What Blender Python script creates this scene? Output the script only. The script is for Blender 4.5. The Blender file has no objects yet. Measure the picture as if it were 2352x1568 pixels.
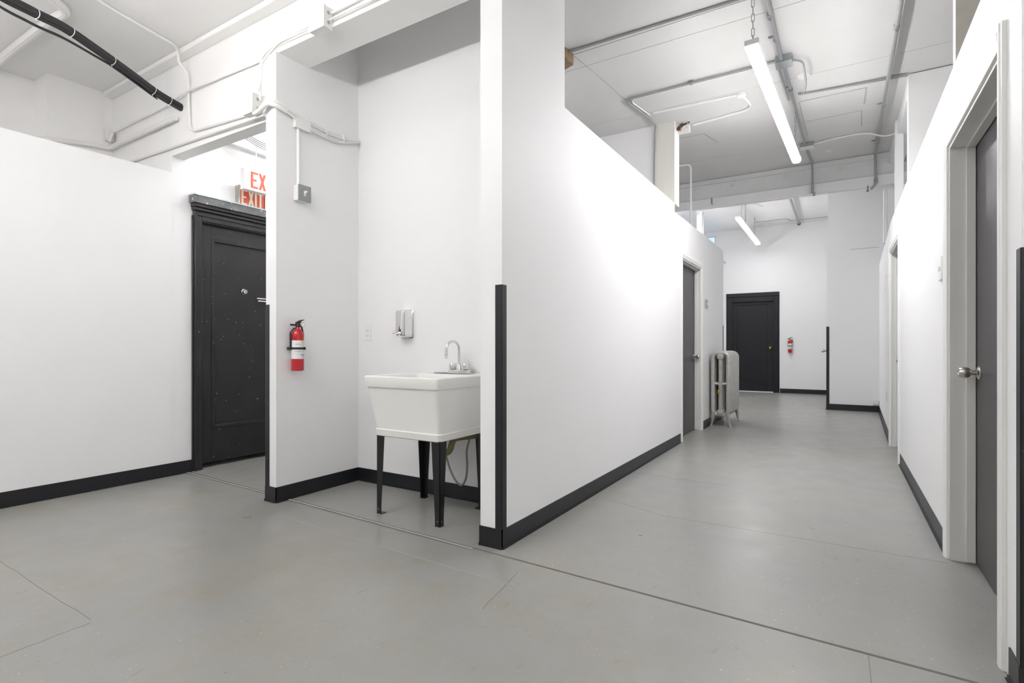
import bpy, bmesh, math, random
from mathutils import Vector, Matrix
PI = math.pi
random.seed(7)
S = bpy.context.scene
COL = S.collection

# ------------------------------------------------------------------ camera, world, exposure
cam_d = bpy.data.cameras.new('camera')
cam = bpy.data.objects.new('camera', cam_d)
COL.objects.link(cam)
F_PX = 1220.0
cam_d.sensor_fit = 'HORIZONTAL'
cam_d.sensor_width = 36.0
cam_d.lens = 36.0 * F_PX / 2352.0
cam_d.shift_y = (797.0 - 784.0) / 2352.0
cam_d.clip_start = 0.05
YAW = math.atan((1929.0 - 1176.0) / F_PX)
cam.location = (0, 0, 1.05)
cam.rotation_euler = (PI / 2, 0, YAW)
S.camera = cam
vs = S.view_settings
vs.view_transform = 'Standard'; vs.look = 'None'; vs.gamma = 1.0; vs.use_curve_mapping = False
vs.exposure = 2.1
S.cycles.max_bounces = 16
S.cycles.diffuse_bounces = 9
LAMP = 20.0          # emission of every strip diffuser
w = bpy.data.worlds.new('world'); S.world = w; w.use_nodes = True
bg = w.node_tree.nodes['Background']
bg.inputs[0].default_value = (0.50, 0.68, 1.0, 1); bg.inputs[1].default_value = .32   # daylight outside the far window


# ------------------------------------------------------------------ materials
def mat(name, col, rough=0.5, metal=0.0, bump=0.0, bscale=60.0, var=0.0, vscale=3.0, spec=0.5,
        chips=None, chipscale=60.0, chipthr=0.7, emis=0.0, stretch=None, coat=0.0, trans=0.0):
    m = bpy.data.materials.new(name); m.use_nodes = True
    nt = m.node_tree; n = nt.nodes; L = nt.links
    p = n['Principled BSDF']
    p.inputs['Base Color'].default_value = (*col, 1)
    p.inputs['Roughness'].default_value = rough
    p.inputs['Metallic'].default_value = metal
    p.inputs['Specular IOR Level'].default_value = spec
    p.inputs['Coat Weight'].default_value = coat
    p.inputs['Transmission Weight'].default_value = trans
    if emis:
        p.inputs['Emission Color'].default_value = (*col, 1)
        p.inputs['Emission Strength'].default_value = emis
    tc = n.new('ShaderNodeTexCoord'); geo = n.new('ShaderNodeNewGeometry')
    src = geo.outputs['Position']
    if stretch:
        mp = n.new('ShaderNodeMapping'); mp.inputs['Scale'].default_value = stretch
        L.new(src, mp.inputs[0]); src = mp.outputs[0]
    out = None
    if var:
        t = n.new('ShaderNodeTexNoise'); t.inputs['Scale'].default_value = vscale; t.inputs['Detail'].default_value = 6
        L.new(src, t.inputs['Vector'])
        mx = n.new('ShaderNodeMixRGB'); mx.blend_type = 'MIX'
        mx.inputs[1].default_value = (*[c * (1 - var) for c in col], 1)
        mx.inputs[2].default_value = (*[min(1, c * (1 + var)) for c in col], 1)
        rp = n.new('ShaderNodeMapRange'); rp.inputs[1].default_value = .3; rp.inputs[2].default_value = .7
        L.new(t.outputs['Fac'], rp.inputs[0]); L.new(rp.outputs[0], mx.inputs[0])
        out = mx.outputs[0]
    if chips:
        t = n.new('ShaderNodeTexNoise'); t.inputs['Scale'].default_value = chipscale; t.inputs['Detail'].default_value = 3
        L.new(src, t.inputs['Vector'])
        rp = n.new('ShaderNodeMapRange'); rp.inputs[1].default_value = chipthr; rp.inputs[2].default_value = chipthr + .02
        L.new(t.outputs['Fac'], rp.inputs[0])
        mx = n.new('ShaderNodeMixRGB')
        if out: L.new(out, mx.inputs[1])
        else: mx.inputs[1].default_value = (*col, 1)
        mx.inputs[2].default_value = (*chips, 1)
        L.new(rp.outputs[0], mx.inputs[0]); out = mx.outputs[0]
    if out: L.new(out, p.inputs['Base Color'])
    if bump:
        t = n.new('ShaderNodeTexNoise'); t.inputs['Scale'].default_value = bscale; t.inputs['Detail'].default_value = 4
        L.new(src, t.inputs['Vector'])
        b = n.new('ShaderNodeBump'); b.inputs['Strength'].default_value = bump; b.inputs['Distance'].default_value = .004
        L.new(t.outputs['Fac'], b.inputs['Height']); L.new(b.outputs[0], p.inputs['Normal'])
    return m


M = {}
M['wall'] = mat('wall_paint', (.82, .82, .825), .55, bump=.05, bscale=25, spec=.3)
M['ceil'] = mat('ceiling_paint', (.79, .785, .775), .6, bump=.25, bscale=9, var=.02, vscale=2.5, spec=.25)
M['ceil_dim'] = mat('dimmed_ceiling_paint', (.66, .655, .65), .6, bump=.25, bscale=9, var=.02, vscale=2.5, spec=.25)  # same paint as the other ceilings, greyed to tone down the lamplight here
M['old'] = mat('old_plaster_paint', (.84, .835, .825), .5, bump=.4, bscale=8, spec=.3)
M['bare'] = mat('raw_plaster', (.50, .48, .43), .8, bump=.5, bscale=30, var=.12, vscale=5)
M['board'] = mat('primed_board', (.66, .64, .60), .7, var=.04, vscale=4, stretch=(30, 30, .6))
M['beam'] = mat('beam_paint', (.70, .70, .70), .55, bump=.2, bscale=6, var=.05, vscale=3)
M['trim'] = mat('trim_gloss', (.82, .82, .80), .3, spec=.5)
M['jamb'] = mat('jamb_paint', (.70, .695, .67), .4, var=.02)
M['base'] = mat('black_vinyl', (.012, .013, .016), .38, bump=.05, var=.15, vscale=8, chips=(.1, .1, .1), chipscale=90, chipthr=.76)
M['doorg'] = mat('charcoal_door_paint', (.058, .054, .058), .42, bump=.05, bscale=40, chips=(.30, .30, .30), chipscale=45, chipthr=.775)
M['doorold'] = mat('old_black_door_paint', (.019, .019, .021), .30, bump=.35, bscale=22, var=.22, vscale=4,
                   chips=(.45, .45, .43), chipscale=42, chipthr=.725)
M['doorfar'] = mat('dark_grey_door_paint', (.014, .014, .018), .42, bump=.1, bscale=20, spec=.3)
M['teal'] = mat('pale_teal_paint', (.60, .72, .70), .5, chips=(.85, .85, .83), chipscale=30, chipthr=.6)
M['cornice'] = mat('scuffed_grey_paint', (.17, .17, .18), .35, var=.3, vscale=12, chips=(.8, .8, .78), chipscale=30, chipthr=.68)
M['steel'] = mat('galvanised_conduit', (.36, .37, .38), .42, metal=.3)
M['pipe'] = mat('painted_conduit', (.78, .775, .76), .45, bump=.1)
M['chrome'] = mat('chrome', (.80, .80, .80), .08, metal=1)
M['nickel'] = mat('satin_nickel', (.55, .53, .49), .25, metal=1)
M['brass'] = mat('brass', (.62, .42, .12), .25, metal=1)
M['black'] = mat('black_plastic', (.012, .014, .014), .4)
M['leg'] = mat('black_leg_paint', (.010, .010, .011), .35, chips=(.5, .5, .5), chipscale=80, chipthr=.80)
M['red'] = mat('red_enamel', (.47, .003, .009), .18, coat=.5)
M['label'] = mat('white_label', (.78, .77, .78), .4)
M['ink'] = mat('dark_ink', (.06, .06, .06), .5)
M['greyink'] = mat('grey_ink', (.42, .42, .42), .5)
M['yellow'] = mat('yellow_ink', (.9, .78, .05), .5)
M['tub'] = mat('white_plastic_tub', (.80, .80, .77), .30, bump=.03, chips=(.50, .46, .40), chipscale=26, chipthr=.79)
M['grime'] = mat('caulk_grime', (.40, .38, .33), .8, var=.3, vscale=60)
M['rad'] = mat('silver_radiator_paint', (.50, .49, .465), .36, metal=.45, bump=.3, bscale=50, var=.12, vscale=14,
               chips=(.85, .85, .84), chipscale=34, chipthr=.72)
M['cable'] = mat('black_cable_jacket', (.022, .021, .024), .45, bump=.6, bscale=40, stretch=(1, 1, 1))
M['tie'] = mat('white_cable_tie', (.85, .85, .83), .4)
M['greyplate'] = mat('grey_steel_plate', (.30, .32, .325), .42, metal=.3)
M['exitw'] = mat('exit_sign_white', (.86, .86, .86), .35)
M['exitr'] = mat('exit_red', (.82, .12, .07), .4)
M['exitold'] = mat('old_exit_red_glass', (.62, .10, .055), .25, var=.15, vscale=20)
M['cream'] = mat('cream_letters', (.76, .72, .58), .4)
M['foam'] = mat('charred_foam', (.50, .30, .10), .8, bump=1.0, bscale=60, chips=(.06, .035, .03), chipscale=30, chipthr=.48)
M['wood'] = mat('bare_brown_wood', (.22, .15, .09), .7, var=.25, vscale=20)
M['trap'] = mat('olive_drain_plastic', (.16, .13, .05), .5)
M['smooth'] = mat('ivory_plastic', (.80, .80, .77), .35)
M['therm'] = mat('brushed_grey_plate', (.42, .42, .42), .35, metal=.4)
M['cap'] = mat('light_grey_end_cap', (.66, .66, .66), .4)
M['dark'] = mat('dark_void', (.02, .02, .02), .9)
M['sash'] = mat('window_sash', (.75, .76, .78), .5)
M['crack'] = mat('dark_seam_dirt', (.125, .115, .10), .9)
M['seam'] = mat('ceiling_seam_line', (.42, .415, .40), .8)
M['linew'] = mat('filled_floor_joint', (.40, .39, .36), .6)
M['rope'] = mat('braided_steel_hose', (.30, .30, .27), .35, metal=.8)
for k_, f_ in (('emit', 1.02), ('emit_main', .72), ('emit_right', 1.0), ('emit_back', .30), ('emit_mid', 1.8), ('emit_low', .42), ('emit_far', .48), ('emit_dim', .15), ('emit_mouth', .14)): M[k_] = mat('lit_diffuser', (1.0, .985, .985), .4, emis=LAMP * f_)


def floor_mat():
    m = bpy.data.materials.new('grey_floor_paint'); m.use_nodes = True
    nt = m.node_tree; n = nt.nodes; L = nt.links; p = n['Principled BSDF']
    geo = n.new('ShaderNodeNewGeometry')

    def noise(sc, det=5, st=None, rough=.5):
        v = geo.outputs['Position']
        if st:
            mp = n.new('ShaderNodeMapping'); mp.inputs['Scale'].default_value = st; L.new(v, mp.inputs[0]); v = mp.outputs[0]
        t = n.new('ShaderNodeTexNoise'); t.inputs['Scale'].default_value = sc; t.inputs['Detail'].default_value = det
        t.inputs['Roughness'].default_value = rough
        L.new(v, t.inputs['Vector']); return t.outputs['Fac']

    def rng(s, a, b, c=0., d=1.):
        r = n.new('ShaderNodeMapRange'); r.inputs[1].default_value = a; r.inputs[2].default_value = b
        r.inputs[3].default_value = c; r.inputs[4].default_value = d; L.new(s, r.inputs[0]); return r.outputs[0]

    def mix(f, a, b):
        x = n.new('ShaderNodeMixRGB'); L.new(f, x.inputs[0])
        for i, c in ((1, a), (2, b)):
            if isinstance(c, tuple): x.inputs[i].default_value = (*c, 1)
            else: L.new(c, x.inputs[i])
        return x.outputs[0]
    c = mix(rng(noise(1.1, 6), .38, .66), (.272, .274, .264), (.292, .287, .262))
    # scuffed, browner near room: wear marks fade out beyond the floor joint
    sep = n.new('ShaderNodeSeparateXYZ'); L.new(geo.outputs['Position'], sep.inputs[0])
    near = rng(sep.outputs[1], 2.6, 1.9)
    wear = n.new('ShaderNodeMath'); wear.operation = 'MULTIPLY'
    L.new(near, wear.inputs[0]); L.new(rng(noise(3.6, 8, (1, 1, 1), .7), .44, .68, 0, .75), wear.inputs[1])
    c = mix(wear.outputs[0], c, (.266, .250, .210))
    c = mix(rng(noise(120, 0), .83, .86, 0, .8), c, (.62, .61, .57))
    c = mix(rng(noise(95, 0), .85, .88, 0, .8), c, (.10, .095, .08))
    c = mix(rng(noise(34, 3, (1, .3, 1), .4), .66, .80, 0, .35), c, (.17, .155, .12))
    L.new(c, p.inputs['Base Color'])
    L.new(rng(noise(5, 4), .2, .8, .26, .40), p.inputs['Roughness'])
    p.inputs['Specular IOR Level'].default_value = .45
    b = n.new('ShaderNodeBump'); b.inputs['Strength'].default_value = .22; b.inputs['Distance'].default_value = .003
    L.new(noise(9, 4, (1, 2.5, 1)), b.inputs['Height']); L.new(b.outputs[0], p.inputs['Normal'])
    return m


M['floor'] = floor_mat()


# ------------------------------------------------------------------ mesh building
def wpos(o):
    v = Vector((0, 0, 0))
    while o is not None:
        v += o.location; o = o.parent
    return v


def fillet(pts, r, n=6):
    pts = [Vector(p) for p in pts]; out = [pts[0]]
    for i in range(1, len(pts) - 1):
        a, b, c = pts[i - 1], pts[i], pts[i + 1]
        u = (a - b); v = (c - b); d = min(r, u.length * .49, v.length * .49)
        if u.length < 1e-6 or v.length < 1e-6: continue
        p0 = b + u.normalized() * d; p2 = b + v.normalized() * d
        for k in range(n + 1):
            t = k / n; out.append(p0 * (1 - t) ** 2 + b * 2 * t * (1 - t) + p2 * t * t)
    out.append(pts[-1]); return out


def spline(pts, n=8):
    P = [Vector(p) for p in pts]; P = [P[0] * 2 - P[1]] + P + [P[-1] * 2 - P[-2]]; out = []
    for i in range(1, len(P) - 2):
        for k in range(n):
            t = k / n; a, b, c, d = P[i - 1], P[i], P[i + 1], P[i + 2]
            out.append(.5 * ((2 * b) + (c - a) * t + (2 * a - 5 * b + 4 * c - d) * t * t + (3 * b - a - 3 * c + d) * t ** 3))
    out.append(P[-2]); return out


class MB:
    def __init__(s): s.bm = bmesh.new(); s.mi = 0

    def _f(s, vs_, smooth=False):
        try: f = s.bm.faces.new(vs_)
        except ValueError: return None
        f.smooth = smooth; f.material_index = s.mi; return f

    def box(s, x0, x1, y0, y1, z0, z1):
        return s.prism([(x0, y0), (x1, y0), (x1, y1), (x0, y1)], z0, z1)

    def prism(s, poly, z0, z1, smooth=False):
        """footprint polygon (counter-clockwise) extruded in z; z1 may be a list, one height per corner"""
        n = len(poly)
        zt = z1 if isinstance(z1, (list, tuple)) else [z1] * n
        lo = [s.bm.verts.new((p[0], p[1], z0)) for p in poly]
        hi = [s.bm.verts.new((p[0], p[1], zt[i])) for i, p in enumerate(poly)]
        s._f(lo[::-1]); s._f(hi)
        for i in range(n): s._f([lo[i], lo[(i + 1) % n], hi[(i + 1) % n], hi[i]], smooth)
        return s

    def ext(s, poly, a, b, axis):
        """polygon in the other two axes extruded along axis ('x' or 'y') from a to b"""
        mk = (lambda p, t: (t, p[0], p[1])) if axis == 'x' else (lambda p, t: (p[0], t, p[1]))
        lo = [s.bm.verts.new(mk(p, a)) for p in poly]; hi = [s.bm.verts.new(mk(p, b)) for p in poly]
        n = len(poly); s._f(lo[::-1]); s._f(hi)
        for i in range(n): s._f([lo[i], lo[(i + 1) % n], hi[(i + 1) % n], hi[i]])
        return s

    def loft(s, rings, cap=True, smooth=True, closed=False):
        R = [[s.bm.verts.new(p) for p in r] for r in rings]; n = len(R[0])
        for a, b in zip(R, R[1:]):
            for i in range(n): s._f([a[i], a[(i + 1) % n], b[(i + 1) % n], b[i]], smooth)
        if closed:
            for i in range(n): s._f([R[-1][i], R[-1][(i + 1) % n], R[0][(i + 1) % n], R[0][i]], smooth)
        elif cap: s._f(R[0][::-1]); s._f(R[-1])
        return s

    def tube(s, path, r, n=10, sx=1.0, closed=False, ry=None):
        P = [Vector(p) for p in path]; rings = []; up = None
        for i, p in enumerate(P):
            if closed: t = (P[(i + 1) % len(P)] - P[i - 1])
            else: t = P[min(i + 1, len(P) - 1)] - P[max(i - 1, 0)]
            t.normalize()
            if up is None:
                up = Vector((0, 0, 1)) if abs(t.z) < .9 else Vector((1, 0, 0))
            a = (up - t * up.dot(t)).normalized(); b = t.cross(a); up = a
            rr = r(i / (len(P) - 1)) if callable(r) else r
            rings.append([p + a * math.cos(2 * PI * k / n) * rr + b * math.sin(2 * PI * k / n) * (rr if ry is None else ry) for k in range(n)])
        return s.loft(rings, closed=closed)

    def lathe(s, prof, o=(0, 0, 0), axis='z', n=20):
        """prof: (radius, height) pairs along the axis"""
        rings = []
        for r, h in prof:
            ring = []
            for k in range(n):
                c, d = math.cos(2 * PI * k / n) * max(r, 1e-4), math.sin(2 * PI * k / n) * max(r, 1e-4)
                if axis == 'z': v = (c, d, h)
                elif axis == 'x': v = (h, c, d)
                else: v = (d, h, c)
                ring.append(Vector(v) + Vector(o))
            rings.append(ring)
        return s.loft(rings)

    def sphere(s, c, r, n=12):
        return s.lathe([(r * math.sin(PI * k / 8), -r * math.cos(PI * k / 8)) for k in range(9)], c, 'z', n)

    def build(s, name, m, parent=None, bevel=0, local=False, origin=None):
        bm = s.bm
        bmesh.ops.recalc_face_normals(bm, faces=bm.faces[:])
        if parent is not None: off = Vector((0, 0, 0)) if local else wpos(parent)
        elif local: off = Vector((0, 0, 0))
        elif origin: off = Vector(origin)
        else:
            xs = [v.co for v in bm.verts]
            off = Vector(((min(v.x for v in xs) + max(v.x for v in xs)) / 2, (min(v.y for v in xs) + max(v.y for v in xs)) / 2, min(v.z for v in xs)))
        if off.length: bmesh.ops.translate(bm, verts=bm.verts[:], vec=-off)
        me = bpy.data.meshes.new(name); bm.to_mesh(me); bm.free(); me.set_sharp_from_angle(angle=.62)
        for k in (m if isinstance(m, (list, tuple)) else [m]): me.materials.append(M[k])
        o = bpy.data.objects.new(name, me); COL.objects.link(o)
        if parent is not None: o.parent = parent
        else: o.location = off
        if bevel:
            b = o.modifiers.new('bevel', 'BEVEL'); b.width = bevel; b.segments = 2; b.limit_method = 'ANGLE'; b.angle_limit = .7
        return o


def tag(o, label, cat, group=None):
    o['label'] = label; o['category'] = cat
    if group: o['group'] = group
    return o


def thing(name, label, cat, loc, rz=0, group=None):
    o = bpy.data.objects.new(name, None); COL.objects.link(o); o.empty_display_size = .05
    o.location = loc; o.rotation_euler = (0, 0, rz)
    return tag(o, label, cat, group)


def struct(o): o['kind'] = 'structure'; return o


def sempty(name, loc):
    o = bpy.data.objects.new(name, None); COL.objects.link(o); o.location = loc; return struct(o)


def copy_tree(o, parent=None):
    c = o.copy(); COL.objects.link(c); c.parent = parent
    for ch in [q for q in bpy.data.objects if q.parent is o]: copy_tree(ch, c)
    return c


def wallx(name, x0, x1, y0, y1, z1, holes=(), m='wall', z0=0):
    """wall running along y, with door holes (ya, yb, top)"""
    b = MB(); y = y0
    for ya, yb, zt in holes:
        b.box(x0, x1, y, ya, z0, z1); b.box(x0, x1, ya, yb, zt, z1); y = yb
    b.box(x0, x1, y, y1, z0, z1)
    return struct(b.build(name, m))


# ------------------------------------------------------------------ floor
def seam_y(x): return 2.188 - .0405 * x
b = MB()
X0, X1 = -6.6, 4.6
b.prism([(X0, -5.1), (X1, -5.1), (X1, seam_y(X1) - .004), (X0, seam_y(X0) - .004)], -.05, 0)
b.prism([(X0, seam_y(X0) + .004), (X1, seam_y(X1) + .004), (X1, 13.8), (X0, 13.8)], -.05, .0035)
b.mi = 1
b.box(X0, X1, -5.1, 13.8, -.07, -.05)


def strip(b, pts, wd, z0, z1):
    for (xa, ya), (xb, yb) in zip(pts, pts[1:]):
        d = Vector((xb - xa, yb - ya)); n_ = Vector((-d.y, d.x)).normalized() * wd / 2
        b.prism([(xa + n_.x, ya + n_.y), (xa - n_.x, ya - n_.y), (xb - n_.x, yb - n_.y), (xb + n_.x, yb + n_.y)], z0, z1)


def wob(p, q, n, a):
    return [(p[0] + (q[0] - p[0]) * k / n + random.uniform(-a, a), p[1] + (q[1] - p[1]) * k / n + random.uniform(-a, a)) for k in range(n + 1)]
for q in (wob((-4.35, .905), (-2.45, .888), 14, .004), wob((-2.43, .88), (-2.42, .60), 6, .004), wob((.084, 2.19), (.081, 1.0), 8, .002),
          wob((-1.28, 2.12), (-1.22, 1.75), 5, .003)):
    strip(b, q, .0014, 0, .0005)
for q in (wob((-1.40, 3.474), (-.93, 3.30), 5, .002), wob((-.92, 3.30), (.45, 3.301), 10, .0015), wob((-1.49, 4.30), (-.7, 4.27), 6, .002)):
    strip(b, q, .0012, .0035, .0039)
b.mi = 2
strip(b, [(-1.62, 2.236), (-2.4, 2.268), (-3.22, 2.30)], .012, .0035, .0065)
strip(b, [(-3.36, 2.31), (-4.64, 2.35)], .010, .0035, .006)
strip(b, [(-2.9, 2.05), (-2.1, 2.02), (-1.2, 1.99)], .003, 0, .001)
struct(b.build('floor', ['floor', 'crack', 'linew']))

# ------------------------------------------------------------------ ceilings
b = MB(); b.box(-6.1, 4.6, -5.1, 2.24, 3.375, 3.5)
struct(b.build('ceiling', 'ceil'))
b = MB(); b.box(-5.72, 4.6, 2.155, 2.24, 3.335, 3.3745)
struct(b.build('trim_1', 'old', bevel=.008))
b = MB()
ys = [2.24, 4.193, 5.36, 7.10, 8.0]
for a, c in zip(ys, ys[1:]): b.box(-5.1, 4.6, a + .003, c - .003, 3.45, 3.56)
b.box(-5.1, 4.6, 2.24, 8.0, 3.56, 3.6)
b.mi = 1
def cstrip(pts, wd=.006, z=3.45, dz=.003): strip(b, pts, wd, z - dz, z)
cstrip([(-2.0, 3.60), (-1.87, 3.93), (-1.84, 4.2), (-1.80, 4.6), (-1.77, 4.95), (-1.70, 5.4)], .004)
cstrip([(-.33, 5.73), (.52, 5.83)], .016, dz=.008)
cstrip([(-.335, 5.90), (.205, 5.90)], .008); cstrip([(.21, 5.90), (.205, 6.28)], .012)
cstrip([(-.31, 6.45), (.19, 6.45)], .006); cstrip([(.19, 6.45), (.20, 6.90)], .010)
cstrip([(-.34, 5.9), (-.31, 6.9)], .005)
cstrip([(-1.78, 6.20), (-1.30, 6.22)], .008); cstrip([(-1.30, 6.22), (-1.22, 6.55)], .008)
cstrip([(-1.95, 3.975), (-.42, 3.975)], .003)
struct(b.build('ceiling', ['ceil_dim', 'seam']))
b = MB(); b.box(-6.6, 4.6, 8.0, 13.8, 3.85, 3.95)
b.mi = 1
strip(b, [(-2.3, 11.25), (-1.45, 11.25), (-1.30, 11.6)], .015, 3.846, 3.85)
strip(b, [(-1.62, 13.0), (-.98, 13.0), (-.92, 13.25), (-.2, 13.25)], .02, 3.842, 3.85)
struct(b.build('ceiling', ['ceil', 'seam']))

# ------------------------------------------------------------------ left side
wallx('wall_left', -4.78, -4.65, -5.0, 2.24, 2.48)
wallx('wall_left', -4.78, -4.66, 2.24, 4.6, 3.45, [(2.476, 3.38, 2.115)])
b = MB()
b.box(-5.85, -5.72, 1.76, 2.24, 0, 3.375); b.box(-6.1, -5.99, -5.0, 1.76, 0, 3.375); b.box(-5.99, -5.85, 1.76, 1.88, 0, 3.375)
struct(b.build('wall_outer_left', 'old'))
b = MB()   # wall above the openings, with the two soffits
b.box(-5.85, -4.78, 2.24, 2.36, 0, 3.45)
b.box(-4.66, -3.346, 2.24, 2.345, 2.616, 3.45)
b.box(-3.346, -1.626, 2.24, 2.471, 3.045, 3.45)
b.box(-3.25, -1.626, 2.232, 2.24, 3.045, 3.085)
b.box(-1.626, 4.5, 2.24, 2.34, 3.12, 3.375)
struct(b.build('wall_header', 'old'))
b = MB(); b.box(-3.346, -3.234, 2.212, 2.4712, 0, 3.044); b.box(-3.346, -3.234, 2.4712, 4.6, 0, 3.45)
struct(b.build('wall_niche_left', 'wall'))
b = MB(); b.box(-3.234, -1.626, 2.93, 3.05, 0, 3.45)
struct(b.build('wall_niche_back', 'wall'))
b = MB(); b.box(-4.78, -3.234, 4.6, 4.7, 0, 3.45)
struct(b.build('wall_alcove_back', 'wall'))
b = MB(); b.box(-4.66, -4.60, 2.36, 4.6, 2.86, 2.90)
struct(b.build('trim_2', 'trim'))

# hall, left side partition: tall stub, then lower wall with a door
HLX, HRX = -1.49, .458
b = MB()
b.box(-1.626, HLX, 2.315, 3.052, 0, 3.45)
b.box(-1.626, HLX, 3.052, 5.70, 0, 2.575)
b.box(-1.626, HLX, 5.70, 6.0, 0, 2.485)
b.box(-1.626, HLX, 6.0, 6.95, 2.045, 2.49)
b.box(-1.626, HLX, 6.95, 8.30, 0, 2.495)
b.ext([(8.30, 0), (8.46, 0), (8.46, 2.43), (8.44, 2.47), (8.39, 2.495), (8.30, 2.495)], -1.626, HLX, 'x')
struct(b.build('wall_hall_left', 'wall'))
b = MB(); b.box(-5.0, -1.70, 5.71, 5.89, 0, 3.45)
struct(b.build('wall_cross', 'wall'))
b = MB(); b.box(-1.70, -1.628, 5.70, 5.89, 0, 3.45); b.box(-1.628, HLX - .002, 5.7005, 5.889, 2.577, 3.45)
o = struct(b.build('wall_pier_left', ['board', 'wall']))
for f in o.data.polygons:
    if f.normal.x > .5: f.material_index = 1
b = MB(); b.box(-5.1, -5.0, 3.05, 13.7, 0, 3.85)
struct(b.build('wall_back_left', 'wall')) if False else b.bm.free()
b = MB(); b.box(-5.1, -5.0, 2.36, 8.45, 0, 3.45)
struct(b.build('wall_far_left', 'wall'))

# ------------------------------------------------------------------ hall, right side
D1 = (2.352, 3.37, 2.045); D2 = (5.90, 6.86, 2.045)
b = MB()
for ya, yb, z0, z1 in ((2.13, D1[0], 0, 2.378), (D1[0], D1[1], 2.045, 2.378), (D1[1], D2[0], 0, 2.378), (D2[0], D2[1], 2.045, 2.378)):
    b.box(HRX, .60, ya, yb, z0, z1)
b.prism([(HRX, D2[1]), (.60, D2[1]), (.66, 10.36), (.54, 10.36)], 0, 2.378)
b.box(.60, 4.5, 2.13, 2.25, 0, 2.378)
struct(b.build('wall_hall_right', 'wall'))
b = MB(); b.box(.604, 1.3, 4.20, 4.28, 0, 3.45)
o = struct(b.build('wall_pier_right', ['bare', 'wall']))
for f in o.data.polygons:
    if f.normal.x < -.5: f.material_index = 1
b = MB(); b.box(.604, 3.0, 5.79, 5.90, 0, 3.44); b.box(.512, .604, 5.79, 5.90, 2.38, 3.44)
struct(b.build('wall_cross_right', 'wall'))
b = MB()
b.box(.50, .572, 6.93, 7.03, 2.38, 3.45); b.box(.475, .50, 8.24, 8.34, 2.38, 3.06); b.box(.515, .572, 8.20, 8.30, 2.38, 3.06)
b.box(.52, .66, 5.90, 8.0, 3.30, 3.449)
struct(b.build('trim_3', 'wall'))
b = MB(); b.box(4.5, 4.6, 2.25, 13.7, 0, 3.85)
struct(b.build('wall_outer_right', 'wall'))
b = MB(); b.box(.80, .86, 5.90, 10.36, 2.2, 3.45)
struct(b.build('wall_upper_right', 'beam'))
# far pier closing the hall on the right
b = MB()
b.box(-.19, 4.5, 10.36, 13.6, 0, 2.652); b.box(-.170, 4.5, 10.38, 13.6, 2.652, 3.85)
b.mi = 1; b.box(.15, .54, 10.362, 10.372, 2.652, 2.66)
struct(b.build('wall_pier_far', ['wall', 'seam']))
# far end
FY = 13.6
b = MB()
b.box(-2.56, -2.20, FY, FY + .12, 0, 3.85); b.box(-4.3, -2.56, FY, FY + .12, 0, 1.5); b.box(-4.3, -2.56, FY, FY + .12, 3.76, 3.85); b.box(-6.6, -4.3, FY, FY + .12, 0, 3.85); b.box(-2.20, -1.30, FY, FY + .12, 2.13, 3.85); b.box(-1.30, -.19, FY, FY + .12, 0, 3.85)
struct(b.build('wall_far', 'wall'))
# beam across the hall
b = MB()
b.box(-5.0, 4.5, 8.0, 8.05, 3.175, 3.85)
struct(b.build('wall_beam', 'beam'))
b = MB(); b.box(-5.0, 4.5, 7.95, 8.05, 3.045, 3.175)
struct(b.build('trim_4', 'wall', bevel=.008))
b = MB()
b.box(-5.0, 4.5, 7.965, 8.0, 3.385, 3.445)
struct(b.build('trim_5', 'beam'))
# outer shell of the far bay, its window in the far wall, and the near room
b = MB(); b.box(-6.6, -6.5, 8.05, FY, 0, 3.85); b.box(-6.5, -5.0, 8.0, 8.05, 0, 3.85); b.box(-5.1, -5.0, 7.9, 8.05, 0, 3.85)
struct(b.build('wall_far_bay', 'wall'))
b = MB()
for x in (-4.3, -3.455, -2.60): b.box(x, x + .04, FY + .02, FY + .08, 1.5, 3.76)
for z in (1.5, 2.6, 3.73):
    for x in (-4.26, -3.415): b.box(x, x + .805, FY + .03, FY + .07, z, z + .03)
struct(b.build('window_1', 'sash'))
b = MB(); b.box(4.5, 4.6, -5.0, 2.25, 0, 3.375)
struct(b.build('wall_right', 'wall'))
b = MB(); b.box(-6.1, 4.6, -5.1, -5.0, 0, 3.375)
struct(b.build('wall_back', 'wall'))

# ------------------------------------------------------------------ baseboards
BH = .104
def base(name, segs):
    """coved vinyl base; segs: (xa, ya, xb, yb, nx, ny), n = outward direction"""
    b = MB()
    for xa, ya, xb, yb, nx, ny in segs:
        for t, z0, z1 in ((.005, .014, BH), (.009, .0035, .016), (.014, .0035, .007)):
            b.prism([(xa, ya), (xb, yb), (xb + nx * t, yb + ny * t), (xa + nx * t, ya + ny * t)], z0, z1)
    return struct(b.build(name, 'base'))
base('baseboard_left', [(-4.65, -5, -4.65, 2.39, 1, 0)])
base('baseboard_niche', [(-3.351, 2.212, -3.229, 2.212, 0, -1), (-3.234, 2.207, -3.234, 2.93, 1, 0), (-3.234, 2.93, -1.626, 2.93, 0, -1), (-1.626, 2.315, -1.626, 2.93, -1, 0), (-3.346, 2.207, -3.346, 3.9, -1, 0)])
base('baseboard_hall_left', [(-1.631, 2.315, -1.485, 2.315, 0, -1), (HLX, 2.31, HLX, 5.93, 1, 0), (HLX, 7.05, HLX, 8.46, 1, 0)])
base('baseboard_hall_right', [(HRX, 2.13, HRX, 2.25, -1, 0), (HRX, 3.445, HRX, 5.82, -1, 0), (HRX + .001, 6.935, .54, 10.36, -1, 0), (.45, 2.13, 4.5, 2.13, 0, -1)])
base('baseboard_pier', [(-.195, 10.36, .54, 10.36, 0, -1), (-.19, 10.36, -.19, 13.6, -1, 0)])
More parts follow.
